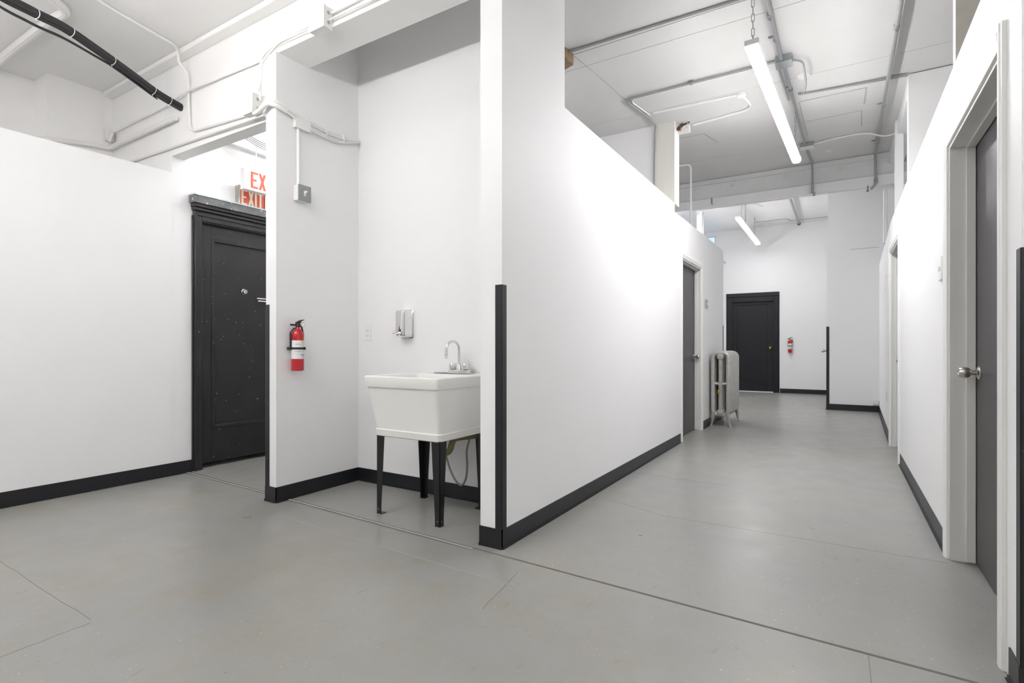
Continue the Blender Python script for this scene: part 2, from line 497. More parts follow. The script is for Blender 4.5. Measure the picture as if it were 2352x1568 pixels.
base('baseboard_far', [(-1.17, FY, -.19, FY, 0, -1), (-6.5, FY, -2.35, FY, 0, -1)])
base('baseboard_near_right', [(4.5, -5, 4.5, 2.13, -1, 0), (-4.65, -5, 4.5, -5, 0, 1)])

# ------------------------------------------------------------------ corner guards
def guard(x, y, sx, sy, z0, z1, label):
    """angle wrapped round a corner; sx, sy say where the walls lie"""
    b = MB(); t = .004; wd = .044
    cx, cy = x - sx * t, y - sy * t
    b.box(min(cx, cx + sx * wd), max(cx, cx + sx * wd), min(cy, y - sy * .0005), max(cy, y - sy * .0005), z0, z1)
    b.box(min(cx, x - sx * .0005), max(cx, x - sx * .0005), min(cy, cy + sy * wd), max(cy, cy + sy * wd), z0, z1)
    return tag(b.build('corner_guard', 'base', bevel=.0015), label, 'corner guard')
guard(HLX, 2.315, -1, 1, BH, 1.375, 'long black corner guard on the white wall end right of the sink')
guard(-3.346, 2.212, 1, 1, BH, 1.34, 'thin black corner guard beside the old black door, left of the extinguisher')
guard(HRX, 2.13, 1, 1, BH, 1.345, 'broad black corner guard cut off by the right edge of the picture')
guard(-.19, 10.36, 1, 1, BH, 1.395, 'black corner guard on the far white pier, right of the distant extinguisher')
guard(HLX, 8.46, -1, -1, BH, 1.375, 'black corner guard on the hall wall end just above the radiator')
b = MB(); b.sphere((-1.4865, 2.3105, .055), .006); b.tube([(-1.4835, 2.3085, .035), (-1.4835, 2.3085, .072)], .0035, 6)
b.bm.free()

# ------------------------------------------------------------------ doors
def knob(parent, x, y, z, dx, dy, m='nickel', name='door_knob', small=False):
    """tulip knob on a rose, pointing along (dx, dy)"""
    ax = 'x' if dx else 'y'; s = dx if dx else dy
    b = MB()
    rose = [(0, 0), (.033, 0), (.033, .003), (.026, .009), (.014, .013)]
    kn = [(.0125, .012), (.0115, .030), (.016, .034), (.024, .040), (.0265, .050), (.0265, .058), (.024, .070), (.020, .076), (.014, .078), (.013, .075), (0, .075)]
    if m == 'brass': kn = [(.010, .012), (.010, .028), (.020, .034), (.028, .046), (.028, .054), (.018, .064), (0, .066)]
    b.lathe([(r, h * s) for r, h in rose + kn], (x, y, z), ax)
    k = b.build(name, m, parent); return k


def flush_door(name, xw, sgn, ya, yb, zt, knob_y, slabx, label_case=True):
    """door in a hall wall running along y. xw wall face, sgn = +1 hall lies at +x of the face"""
    root = sempty(name, (xw, (ya + yb) / 2, 0))
    j = .022
    # slab
    b = MB(); b.box(min(slabx, slabx - sgn * .04), max(slabx, slabx - sgn * .04), ya + j + .003, yb - j - .003, .010, zt - j - .003)
    b.build('door_slab', 'doorg', root, bevel=.002)
    # jambs with stop
    b = MB()
    xa, xb = sorted((xw, slabx - sgn * .04))
    for y0, y1 in ((ya, ya + j), (yb - j, yb)): b.box(xa, xb, y0, y1, .004, zt)
    b.box(xa, xb, ya + j, yb - j, zt - j, zt)
    st = slabx + sgn * .002; s0, s1 = sorted((st, st + sgn * .036))
    b.box(s0, s1, ya + j, ya + j + .012, .012, zt - j); b.box(s0, s1, yb - j - .012, yb - j, .012, zt - j)
    b.box(s0, s1, ya + j + .012, yb - j - .012, zt - j - .012, zt - j)
    b.build('door_jamb', 'jamb', root, bevel=.002)
    # moulded casing, three legs, each stepped
    b = MB(); cw = .066
    prof = [(0, 0), (0, .009), (.006, .012), (.018, .013), (.022, .016), (.050, .018), (.056, .014), (cw, .013), (cw, 0)]
    def leg(yin, dr):
        b.prism([(xw + sgn * h, yin + dr * d) for d, h in prof], .004, zt + .06)
    leg(ya + .006, -1); leg(yb - .006, 1)
    head = [(zt - .006 + d, xw + sgn * h) for d, h in prof]
    b.ext([(x, z) for z, x in head], ya - .012, yb + .012, 'y')
    b.build('door_casing', 'trim', root, bevel=.001)
    knob(root, slabx, knob_y, .93, sgn, 0)
    return root
flush_door('door_1', HRX, -1, D1[0], D1[1], D1[2], 3.29 - .02, .558)
flush_door('door_2', HRX, -1, D2[0], D2[1], D2[2], 6.23, .535)
flush_door('door_3', HLX, 1, 6.0, 6.95, 2.045, 6.88, -1.565)

# old panelled door in the alcove (wall x = -4.66)
root = sempty('door_4', (-4.66, 2.93, 0))
ya, yb, zt = 2.476, 3.38, 2.115
b = MB()
x0, x1 = -4.735, -4.685
py0, py1, pz0, pz1 = 2.575, 3.28, .335, 2.005
b.box(x0, x1, ya, py0, .045, zt); b.box(x0, x1, py1, yb, .045, zt)
b.box(x0, x1, py0, py1, .045, pz0); b.box(x0, x1, py0, py1, pz1, zt)
b.box(x0, x1 - .020, py0, py1, pz0, pz1)
b.build('door_slab', 'doorold', root, bevel=.002)
b = MB()
for k, (wd, h) in enumerate(((.030, .012), (.020, .020), (.008, .006))):
    a0 = k * .006; a1 = a0 + wd
    xx0, xx1 = x1 - .020, x1 - .020 + h + (.012 if k < 1 else 0)
    b.box(xx0, xx1, py0 + a0, py0 + a1, pz0 + a0, pz1 - a0); b.box(xx0, xx1, py1 - a1, py1 - a0, pz0 + a0, pz1 - a0)
    b.box(xx0, xx1, py0 + a1, py1 - a1, pz0 + a0, pz0 + a1); b.box(xx0, xx1, py0 + a1, py1 - a1, pz1 - a1, pz1 - a0)
b.build('panel_moulding', 'doorold', root, bevel=.002)
b = MB()
for wd, t, off in ((.082, .022, 0), (.062, .034, .010), (.020, .042, .050)):
    b.box(-4.66, -4.66 + t, ya - off - wd + .0, ya - off, .004, zt + off + wd * .6)
    b.box(-4.66, -4.66 + t, yb + off, yb + off + wd, .004, zt + off + wd * .6)
    b.box(-4.66, -4.66 + t + .002, ya - off, yb + off, zt + off, zt + off + wd * .9)
b.box(-4.70, -4.66, ya - .012, ya, .004, zt); b.box(-4.70, -4.66, yb, yb + .012, .004, zt); b.box(-4.70, -4.66, ya, yb, zt - .004, zt + .012)
b.build('door_casing', 'doorold', root, bevel=.004)
b = MB()
b.box(-4.66, -4.605, 2.392, 3.49, 2.205, 2.232); b.box(-4.66, -4.59, 2.385, 3.50, 2.232, 2.262)
b.box(-4.66, -4.628, 2.402, 3.48, 2.13, 2.206); b.build('cornice_moulding', 'doorold', root, bevel=.006)
b = MB(); b.box(-4.66, -4.575, 2.375, 3.51, 2.262, 2.325)
b.build('cornice_board', 'cornice', root, bevel=.003)
b = MB(); b.box(-4.66, -4.568, 2.372, 3.512, 2.325, 2.338)
b.build('cornice_cap', 'teal', root, bevel=.002)
b = MB(); b.lathe([(0, 0), (.026, 0), (.026, .008), (.021, .012), (.021, .030), (.018, .034), (.008, .034), (.007, .030), (0, .030)], (x1 - .020, 2.884, 1.562), 'x')
b.build('lock_cylinder', 'nickel', root)
b = MB(); b.box(x1, x1 + .005, 3.005, 3.20, 1.506, 1.516); b.box(x1, x1 + .005, 3.015, 3.20, 1.482, 1.492)
b.build('chain_guard_rail', 'trim', root)

# far panelled door (wall y = 13.6)
root = sempty('door_5', (-1.76, FY, 0))
b = MB(); xa, xb, zt = -2.20, -1.305, 2.12; px0, px1, pz0, pz1 = -2.09, -1.43, .22, 2.04
b.box(xa, px0, FY + .02, FY + .06, .02, zt); b.box(px1, xb, FY + .02, FY + .06, .02, zt)
b.box(px0, px1, FY + .02, FY + .06, .02, pz0); b.box(px0, px1, FY + .02, FY + .06, pz1, zt); b.box(px0, px1, FY + .035, FY + .06, pz0, pz1)
b.build('door_slab', 'doorfar', root, bevel=.003)
b = MB()
for wd, t in ((.125, .018), (.095, .032), (.03, .042)):
    b.box(xa - wd, xa + .0, FY - t, FY, .004, 2.12 + wd); b.box(xb, xb + wd, FY - t, FY, .004, 2.12 + wd); b.box(xa, xb, FY - t, FY, 2.115, 2.12 + wd)
b.box(xa - .125, xb + .125, FY - .036, FY, 2.235, 2.325)
b.box(xa, xa + .012, FY, FY + .05, .004, 2.12); b.box(xb - .012, xb, FY, FY + .05, .004, 2.12)
b.build('door_casing', 'doorfar', root, bevel=.004)
b = MB(); b.box(xa, xb, FY - .03, FY + .08, .0035, .018)
b.build('threshold', 'trim', root)
b = MB(); b.box(-1.395, -1.345, FY + .014, FY + .02, .90, 1.10)
b.build('lock_plate', 'doorfar', root, bevel=.002)
knob(root, -1.37, FY + .014, 1.03, 0, -1, 'brass')
# door hidden in the side of the far pier: only its knob shows past the corner
root = sempty('door_6', (-.19, 11.2, 0))
b = MB(); b.box(-.196, -.1901, 10.75, 11.65, .01, 2.05); b.build('door_slab', 'doorg', root)
knob(root, -.196, 10.84, .985, -1, 0)

# ------------------------------------------------------------------ strip lights
def chain(b, x, y, z0, z1, lk=.052, r=.0022):
    n = max(2, round((z1 - z0) / (lk * .86))); st = (z1 - z0) / n
    for k in range(n):
        zc = z0 + st * (k + .5); hw = .0095; hh = st * .5 + .003; pts = []
        for q in range(16):
            a = 2 * PI * q / 16; sx = hw * math.cos(a); sz = (hh - hw) * (1 if math.sin(a) > 0 else -1) + hw * math.sin(a)
            pts.append((x + (sx if k % 2 else 0), y + (0 if k % 2 else sx), zc + sz))
        b.tube(pts, r, 6, closed=True)


def strip_light(p, q, zc0, zc1, label, loc_z=None, wd=.082, c0=.05, c1=.10, chains=True, wrap=False, em='emit'):
    """p, q: centres of the two ends, underside; zc: ceiling heights"""
    p = Vector(p); q = Vector(q); L_ = (q - p).length; mid = (p + q) / 2
    root = thing('strip_light', label, 'ceiling light', mid, 0, None)
    d = (q - p).normalized(); side = Vector((-d.y, d.x, 0)).normalized(); up = side.cross(d) * -1
    if up.z < 0: up = -up
    def section(b, prof, a0, a1):
        r0 = [p + d * a0 + side * u + up * v for u, v in prof]; r1 = [p + d * a1 + side * u + up * v for u, v in prof]
        b.loft([r0, r1], smooth=False)
    h = wd / 2
    hw = .012 if wrap else h - .004; hz = .053 if wrap else .032
    b = MB(); section(b, [(-hw, hz), (hw, hz), (hw, .064), (-hw, .064)], .004, L_ - .004)
    b.build('housing', 'trim', root, bevel=.002)
    dif = [(-h + .002, .030), (-h, .024), (-h + .008, .008), (-h + .022, 0), (h - .022, 0), (h - .008, .008), (h, .024), (h - .002, .030)]
    if wrap: dif = [(.038 * math.cos(2 * PI * k / 12), .026 + .026 * math.sin(2 * PI * k / 12)) for k in range(12)]
    b = MB(); section(b, dif, .012, L_ - .012)
    b.build('diffuser', em, root)
    for a0, a1 in ((0, .012), (L_ - .012, L_)):
        b = MB(); section(b, [(-h - .001, .030), (h + .001, .030), (h + .001, .064), (-h - .001, .064)], a0, a1)
        b.build('end_cap', 'cap', root)
    if chains:
        for a, zc in ((c0, zc0), (L_ - c1, zc1)):
            c = p + d * a + up * .064
            b = MB(); chain(b, c.x, c.y, c.z, zc)
            b.lathe([(.0, -.008), (.012, -.008), (.012, 0)], (c.x, c.y, zc), 'z', 10)
            b.build('hanging_chain', 'steel', root)
    return root
strip_light((-.474, 3.64, 2.925), (-.375, 6.14, 2.925), 3.45, 3.45, 'large lit white strip light hanging on chains in the hall foreground')
strip_light((-1.63, 10.72, 3.45), (-1.555, 12.98, 3.33), 3.85, 3.85, 'small distant lit strip light hanging before the far wall', wd=.10, c0=.35, c1=.45, em='emit_far')
strip_light((-4.0, .60, 2.765), (-1.7, .60, 2.765), 3.375, 3.375, 'added tube light above the near room, out of the picture', wrap=True, em='emit_main')  # unseen lamp, added to match the niche shadow and light the left side
strip_light((-3.6, -2.4, 2.84), (-1.2, -2.4, 2.84), 3.375, 3.375, 'added fill tube light at the back left of the near room, out of the picture', wrap=True, em='emit_back')  # unseen fill lamp added behind the camera
strip_light((1.2, -.9, 2.55), (3.6, -.9, 2.55), 3.375, 3.375, 'added fill tube light on the right of the near room, out of the picture', wrap=True, em='emit_right')  # added out of view to brighten the walls that face right
strip_light((-5.3, -1.2, 2.84), (-5.3, .5, 2.84), 3.375, 3.375, 'added fill tube light behind the left partition, out of the picture', wrap=True, em='emit_low')  # added out of view to lift the left ceiling and beam
strip_light((-.46, .1, 2.88), (-.46, 2.1, 2.88), 3.375, 3.375, 'added fill light at the mouth of the hall, above the picture', em='emit_mouth')  # added above the view to light the near hall walls
strip_light((-3.95, 2.75, 3.10), (-3.95, 4.2, 3.10), 3.45, 3.45, 'added tube light in the exit alcove, hidden above the old door', wrap=True, em='emit_low')  # hidden lamp added to make the alcove walls bright
strip_light((-2.5, 8.75, 2.88), (-2.5, 10.2, 2.88), 3.85, 3.85, 'added fill tube light in the far bay, hidden behind the left partition', wrap=True, em='emit_mid')  # hidden lamp added to brighten the front of the far pier
strip_light((-2.95, 3.5, 2.80), (-2.95, 4.8, 2.80), 3.45, 3.45, 'unseen added fill light in the room behind the left hall partition', wrap=True, em='emit_dim')  # added out of sight to brighten the ceiling seen over the partition

# ------------------------------------------------------------------ utility sink
sk = thing('utility_sink', 'white plastic laundry sink on four black legs in the wall niche', 'sink', (-2.23, 2.62, 0))
def rrect(x0, x1, y0, y1, z, r, n=4):
    pts = []
    for cx, cy, a0 in ((x1 - r, y0 + r, -PI / 2), (x1 - r, y1 - r, 0), (x0 + r, y1 - r, PI / 2), (x0 + r, y0 + r, PI)):
        for k in range(n + 1):
            a = a0 + PI / 2 * k / n; pts.append((cx + r * math.cos(a), cy + r * math.sin(a), z))
    return pts
b = MB()
X = (-2.532, -1.932, 2.328, 2.915)
def rr(i, z, r): return rrect(X[0] + i[0], X[1] - i[1], X[2] + i[2], X[3] - i[3], z, r)
rings = [rr((.10, .10, .13, .12), .56, .05), rr((.075, .075, .10, .10), .60, .05), rr((.035, .035, .04, .115), .845, .04), rr((.028, .028, .030, .11), .868, .035),
         rr((.008, .008, .008, .004), .873, .022), rr((.001, .001, .001, .001), .868, .02), rr((0, 0, 0, 0), .862, .02), rr((.006, .006, .006, .006), .812, .02), rr((.008, .008, .008, .008), .806, .02),
         rr((.018, .018, .016, .012), .803, .022), rr((.043, .040, .064, .050), .545, .03), rr((.043, .040, .064, .050), .542, .03), rr((.036, .034, .058, .045), .538, .03),
         rr((.040, .037, .064, .048), .500, .03), rr((.046, .043, .070, .053), .495, .03)]
b.loft([[Vector(q) for q in r] for r in rings])
b.build('tub', 'tub', sk)
def angle_leg(cx, cy, sx, sy):
    b = MB(); t = .0025; zt, zb = .50, .004; a0, a1 = .064, .036
    for ax in (0, 1):
        def P(u, z, o):
            return (cx + sx * u, cy + sy * o, z) if ax == 0 else (cx + sx * o, cy + sy * u, z)
        r = [[P(0, z, 0), P(L_, z, 0), P(L_, z, t), P(0, z, t)] for z, L_ in ((zb, a1), (.06, a1 + .001), (zt, a0))]
        b.loft([[Vector(q) for q in k] for k in r], smooth=False)
    b.box(min(cx, cx + sx * .04), max(cx, cx + sx * .04), min(cy, cy + sy * .04), max(cy, cy + sy * .04), .0035, .007)
    l = b.build('leg', 'leg', sk)
    if sy > 0:
        b = MB(); b.lathe([(0, -.003), (.004, -.002), (.004, 0), (0, 0)], (cx + sx * .016, cy, .035), 'y', 8); b.build('bolt', 'nickel', l)
    b = MB(); k = -sx * .003; b.lathe([(0, 0), (.004, 0), (.004, k * .7), (0, k)], (cx, cy + sy * .016, .035), 'x', 8); b.build('bolt', 'nickel', l)
for cx, cy, sx, sy in ((-2.483, 2.402, 1, 1), (-1.975, 2.402, -1, 1), (-2.483, 2.845, 1, -1), (-1.975, 2.845, -1, -1)): angle_leg(cx, cy, sx, sy)
# waste and trap, supply hose
b = MB(); b.tube(fillet([(-2.18, 2.62, .5), (-2.18, 2.62, .40), (-2.14, 2.62, .38), (-2.085, 2.63, .39), (-2.07, 2.65, .478), (-1.97, 2.91, .478)], .035), .020, 12)
b.lathe([(.03, .455), (.03, .50)], (-2.18, 2.62, 0)); b.build('drain_trap', 'trap', sk)
b = MB(); hp = spline([(-2.30, 2.85, .50), (-2.305, 2.85, .38), (-2.272, 2.85, .264), (-2.23, 2.85, .18), (-2.186, 2.85, .134), (-2.149, 2.85, .131), (-2.120, 2.85, .177), (-2.110, 2.85, .26), (-2.113, 2.85, .36), (-2.092, 2.85, .435), (-2.065, 2.85, .50)], 14)
b.tube(hp, lambda t: .0072 + .0010 * math.sin(t * 560), 8)
b.build('braided_hose', 'rope', sk)
# faucet (mounted on the deck)
fc = thing('faucet', 'chrome gooseneck faucet with two clear knobs on the back of the sink', 'faucet', (-2.185, 2.862, .873))
b = MB(); b.loft([[Vector(q) for q in rrect(-2.268, -2.100, 2.838, 2.892, z, r)] for z, r in ((.8735, .02), (.895, .02), (.898, .016))], smooth=False)
b.build('base_plate', 'chrome', fc, bevel=.002)
b = MB(); b.lathe([(.021, .897), (.019, .915), (.012, .925), (.011, .94)], (-2.185, 2.862, 0))
b.tube([(-2.185, 2.862, .93), (-2.185, 2.862, 1.035)] + [(-2.185 - .010 * (1 - math.cos(a)), 2.862 - .055 * (1 - math.cos(a)), 1.035 + .055 * math.sin(a)) for a in [PI * .92 * k / 14 for k in range(1, 15)]] + [(-2.206, 2.752, 1.010)], .0095, 12)
b.lathe([(.0105, 1.018), (.0125, 1.012), (.0125, .998), (.009, .996), (.009, .988), (.010, .985), (.010, .976), (0, .976)], (-2.206, 2.750, 0), 'z', 14)
b.build('spout', 'chrome', fc)
for x in (-2.238, -2.132):
    b = MB(); n = 12; rings = []
    for r, z in ((.014, .898), (.024, .902), (.026, .915), (.026, .935), (.022, .941), (0.001, .942)):
        rings.append([Vector((x + r * (1 + .05 * (k % 2)) * math.cos(2 * PI * k / n), 2.862 + r * (1 + .05 * (k % 2)) * math.sin(2 * PI * k / n), z)) for k in range(n)])
    b.loft(rings, smooth=False); b.build('tap_handle', 'chrome', fc)
b = MB(); b.tube([(-2.128, 2.885, .897), (-2.126, 2.887, .965)], .0018, 6); b.build('lift_rod', 'chrome', fc)
b = MB(); b.loft([[Vector(q) for q in rrect(-2.40, -2.27, 2.84, 2.90, z, .018)] for z in (.8735, .877)], smooth=False)
tag(b.build('faucet_hole_cover', 'therm', bevel=.001), 'flat dull metal cover plate on the sink deck left of the faucet', 'cover plate')

# soap dispenser
sd = thing('soap_dispenser', 'polished steel wall soap dispenser above the sink', 'soap dispenser', (-2.713, 2.93, 1.12))
def rr_xz(x0, x1, z0, z1, y, r): return [Vector((p[0], y, p[1])) for p in [(q[0], q[1]) for q in rrect(x0, x1, z0, z1, 0, r)]]
b = MB(); b.loft([rr_xz(-2.775, -2.652, 1.115, 1.325, y, .014) for y in (2.9295, 2.925)], smooth=False); b.build('back_plate', 'chrome', sd, bevel=.001)
b = MB(); b.loft([rr_xz(-2.769, -2.660, 1.121, 1.320, 2.925, .012), rr_xz(-2.763, -2.662, 1.126, 1.318, 2.862, .014), rr_xz(-2.757, -2.666, 1.131, 1.314, 2.852, .014), rr_xz(-2.745, -2.678, 1.142, 1.304, 2.848, .012)])
b.build('body', 'chrome', sd)
b = MB(); b.lathe([(0, -.001), (.010, -.001), (.010, .003), (0, .003)], (-2.712, 2.846, 1.172), 'y', 12); b.build('sight_window', 'ink', sd)
b = MB(); b.lathe([(.008, 0), (.008, -.012), (.014, -.014), (.014, -.024), (.010, -.028), (0, -.028)], (-2.712, 2.850, 1.148), 'y', 14)
b.tube([(-2.712, 2.838, 1.146), (-2.722, 2.815, 1.148), (-2.727, 2.800, 1.151)], .005, 8); b.sphere((-2.728, 2.798, 1.152), .008)
b.build('push_valve', 'chrome', sd)

# outlets and small plates
def plate_y(name, label, cat, x, z, wd, ht, y, m='smooth', slots=True):
    r = thing(name, label, cat, (x, y, z - ht / 2))
    b = MB(); b.box(x - wd / 2, x + wd / 2, y - .006, y - .0003, z - ht / 2, z + ht / 2); b.build('cover_plate', m, r, bevel=.002)
    if slots:
        b = MB()
        for dz in (-.02, .02):
            b.box(x - .016, x + .016, y - .0085, y - .006, z + dz - .013, z + dz + .013)
        b.build('receptacle', m, r, bevel=.003)
        for dz in (-.02, .02):
            b = MB()
            for dx in (-.006, .006): b.box(x + dx - .0015, x + dx + .0015, y - .009, y - .0084, z + dz - .002, z + dz + .006)
            b.box(x - .0045, x + .0045, y - .0086, y - .0084, z + dz - .0015, z + dz - .001); b.build('slot', 'ink', r)
    return r
plate_y('wall_outlet', 'white double power outlet on the niche wall left of the sink', 'outlet', -3.127, 1.157, .072, .115, 2.93)
r = thing('wall_outlet', 'small white outlet low on the right hall wall near the far pier', 'outlet', (.477, 7.85, .40))
b = MB(); b.box(.470, .477, 7.81, 7.89, .405, .52); b.build('cover_plate', 'smooth', r, bevel=.002)
b = MB(); b.box(.467, .470, 7.83, 7.87, .42, .50); b.build('receptacle', 'smooth', r, bevel=.001)
b = MB(); b.box(.452, .528, 10.325, 10.359, .125, .20)
tag(b.build('cable_box', 'smooth', bevel=.004), 'little white box mounted on top of the black baseboard on the far pier', 'junction box')
r = thing('light_switch', 'pale grey switch plate right of the left hall door, above the radiator', 'switch', (HLX, 7.235, 1.555))
b = MB(); b.box(HLX + .0004, HLX + .018, 7.185, 7.290, 1.555, 1.67); b.build('cover_plate', 'therm', r, bevel=.003)
b = MB(); b.box(HLX + .018, HLX + .028, 7.225, 7.245, 1.60, 1.625); b.build('toggle', 'smooth', r, bevel=.002)
r = thing('light_switch', 'white switch plate on the right wall just beyond the nearest door', 'switch', (HRX, 3.555, 1.40))
b = MB(); b.box(HRX - .012, HRX - .0004, 3.51, 3.60, 1.40, 1.522); b.build('cover_plate', 'trim', r, bevel=.003)
b = MB(); b.box(HRX - .018, HRX - .012, 3.545, 3.565, 1.45, 1.475); b.build('toggle', 'trim', r, bevel=.002)
r = thing('light_switch', 'thin switch plate beyond the second door on the right wall', 'switch', (.460, 7.02, 1.46))
b = MB(); b.box(.449, .4615, 7.00, 7.08, 1.46, 1.58); b.build('cover_plate', 'trim', r, bevel=.003)
b = MB(); b.box(.444, .449, 7.03, 7.05, 1.51, 1.53); b.build('toggle', 'trim', r, bevel=.001)

# ------------------------------------------------------------------ fire extinguishers (front towards -y, wall at +y)
def extinguisher(loc, rz, label):
    r = thing('fire_extinguisher', label, 'fire extinguisher', loc, rz, 'fire extinguishers')
    b = MB(); b.lathe([(0, 0), (.036, 0), (.0415, .004), (.0415, .235), (.0395, .252), (.033, .268), (.020, .284), (.0145, .292), (.0135, .305), (0, .305)], n=28)
    b.build('cylinder', 'red', r, local=True)
    n = 28
    def band(z0, z1, R, a0=0, a1=2 * PI, m='label', name='label_sticker', par=None):
        b = MB(); k = max(2, int(n * (a1 - a0) / (2 * PI)))
        A = [a0 + (a1 - a0) * i / k for i in range(k + 1)]
        q = [[b.bm.verts.new((R * math.cos(a), R * math.sin(a), z)) for a in A] for z in (z0, z1)]
        qi = [[b.bm.verts.new(((R - .0006) * math.cos(a), (R - .0006) * math.sin(a), z)) for a in A] for z in (z0, z1)]
        for i in range(k):
            b._f([q[0][i], q[0][i + 1], q[1][i + 1], q[1][i]], True); b._f([qi[0][i], qi[1][i], qi[1][i + 1], qi[0][i + 1]], True)
            b._f([q[0][i], qi[0][i], qi[0][i + 1], q[0][i + 1]]); b._f([q[1][i], q[1][i + 1], qi[1][i + 1], qi[1][i]])
        return b.build(name, m, par or r, local=True)
    lab = band(.082, .208, .0422)
    D = PI / 180
    band(.199, .207, .0425, -100 * D, -45 * D, 'yellow', 'print', lab)
    for z, a, c in ((.193, -92, -52), (.187, -92, -50), (.176, -90, -50), (.170, -90, -54), (.135, -90, -50), (.129, -90, -56), (.112, -130, -60)):
        band(z, z + .0016, .0425, a * D, c * D, 'greyink', 'print', lab)
    for z, a, c in ((.180, -150, -97), (.132, -150, -97)):
        band(z, z + .002, .0425, a * D, c * D, 'ink', 'print', lab)
    for a in (-92, -72, -52):
        band(.099, .113, .0426, a * D, (a + 13) * D, 'ink', 'print', lab); band(.102, .110, .0428, (a + 3) * D, (a + 9) * D, 'label', 'print', lab)
    band(.088, .092, .0425, -78 * D, -58 * D, 'ink', 'print', lab)
    b = MB(); b.lathe([(.0432, .146), (.0448, .147), (.0448, .160), (.0432, .161)], n=28)
    b.box(.018, .030, -.047, -.036, .144, .163)
    b.build('strap', 'black', r, local=True)
    b = MB()      # wall bracket behind the cylinder, reaching up beside the neck
    b.box(-.047, .047, .040, .050, .144, .163); b.box(-.049, -.0435, .006, .050, .146, .161)
    b.prism([(-.049, .006), (-.0435, .006), (-.0435, .020), (-.049, .020)], .161, .262)
    b.loft([[Vector((-.049, .006, .262)), Vector((-.0435, .006, .262)), Vector((-.0435, .020, .262)), Vector((-.049, .020, .262))],
            [Vector((-.018, .006, .296)), Vector((-.010, .006, .296)), Vector((-.010, .022, .296)), Vector((-.018, .022, .296))]], smooth=False)
    b.build('bracket', 'black', r, local=True, bevel=.001)
    b = MB(); b.lathe([(.0155, .300), (.0155, .322), (.012, .328), (0, .328)], n=14)
    b.tube([(.0, 0, .313), (-.052, 0, .315)], .0065, 10); b.sphere((-.052, 0, .315), .0068, 10)
    b.build('valve', 'black', r, local=True)
    b = MB()
    top = [(-.016, .326), (-.012, .334), (.010, .345), (.032, .352), (.050, .353), (.050, .349), (.034, .345), (.020, .334), (.012, .322), (.0, .316)]
    b.ext(top, -.008, .008, 'y'); b.build('squeeze_lever', 'black', r, local=True, bevel=.001)
    b = MB(); b.lathe([(0, -.026), (.0165, -.026), (.0175, -.024), (.0175, -.012), (.010, -.010), (.006, 0)], (.021, -.004, .317), 'y', 18)
    g = b.build('gauge', 'nickel', r, local=True)
    b = MB(); b.lathe([(0, -.0275), (.0125, -.0275), (.0125, -.026)], (.021, -.004, .317), 'y', 16); b.build('gauge_dial', 'label', g, local=True)
    b = MB(); b.tube(spline([(.012, 0, .312), (.034, .004, .298), (.044, .006, .268), (.049, .006, .236)], 5), lambda t: .0045 + .0035 * t, 10)
    b.build('nozzle', 'black', r, local=True)
    return r
extinguisher((-3.178, 2.338, .888), PI / 2, 'red fire extinguisher hung in the niche beside the sink')
extinguisher((-.96, FY - .053, .925), 0, 'small distant red fire extinguisher on the far wall beside the dark door')

# ------------------------------------------------------------------ radiator
rd = thing('radiator', 'old silver cast iron radiator standing in the hall beside the left door', 'radiator', (-1.35, 7.79, 0))
xa, xb = -1.458, -1.222; cxm = (xa + xb) / 2; N = 12; y0r = 7.412; dy = .0635
def sect(y, rr_=.0225, ry=.027):
    b = MB(); r = .060; lo, hi = .16, .972; a, c = xa + rr_, xb - rr_
    pts = []
    for px_, pz_, a0 in ((c - r, hi - r, 0), (a + r, hi - r, PI / 2), (a + r, lo + r, PI), (c - r, lo + r, 3 * PI / 2)):
        for k in range(6):
            t = a0 + PI / 2 * k / 5; pts.append((px_ + r * math.cos(t), y, pz_ + r * math.sin(t)))
    b.tube(pts, ry, 10, closed=True, ry=rr_)
    b.tube([(cxm, y, lo), (cxm, y, hi)], .026, 10, ry=.026)
    b.tube([(a, y, .575), (cxm - .03, y, .565), (cxm, y, .565), (cxm + .03, y, .565), (c, y, .575)], .018, 8)
    for z in (.19, .925): b.lathe([(.040, -.030), (.046, -.018), (.046, .018), (.040, .030)], (cxm, y, z), 'y', 16)
    return b
for k in range(N): sect(y0r + k * dy).build('radiator_section', 'rad', rd)
for z in (.19, .925):
    b = MB(); b.lathe([(0, -.050), (.012, -.050), (.014, -.044), (.030, -.042), (.036, -.036), (.036, -.028)], (cxm, y0r, z), 'y', 16)
    b.build('end_plug', 'rad', rd)
b = MB(); b.lathe([(0, .0), (.010, .004), (.013, .014), (.013, .045), (.008, .055), (0, .056)], (cxm - .015, y0r - .042, .435)); b.tube([(cxm - .015, y0r - .04, .46), (cxm - .01, y0r, .46)], .006, 8)
b.build('air_valve', 'brass', rd)
for y in (y0r, y0r + (N - 1) * dy):
    for s, x in ((-1, xa + .02), (1, xb - .02)):
        b = MB(); b.tube(spline([(x - s * .02, y, .20), (x + s * .000, y, .13), (x + s * .004, y, .09), (x + s * .012, y, .045), (x + s * .024, y, .018)], 5), lambda t: .031 - .018 * min(1, t * 1.25), 10)
        b.loft([[Vector(q) for q in rrect(x + s * .022 - .018, x + s * .022 + .018, y - .019, y + .019, z, .012)] for z in (.0036, .022)], smooth=True)
        b.build('leg', 'rad', rd)

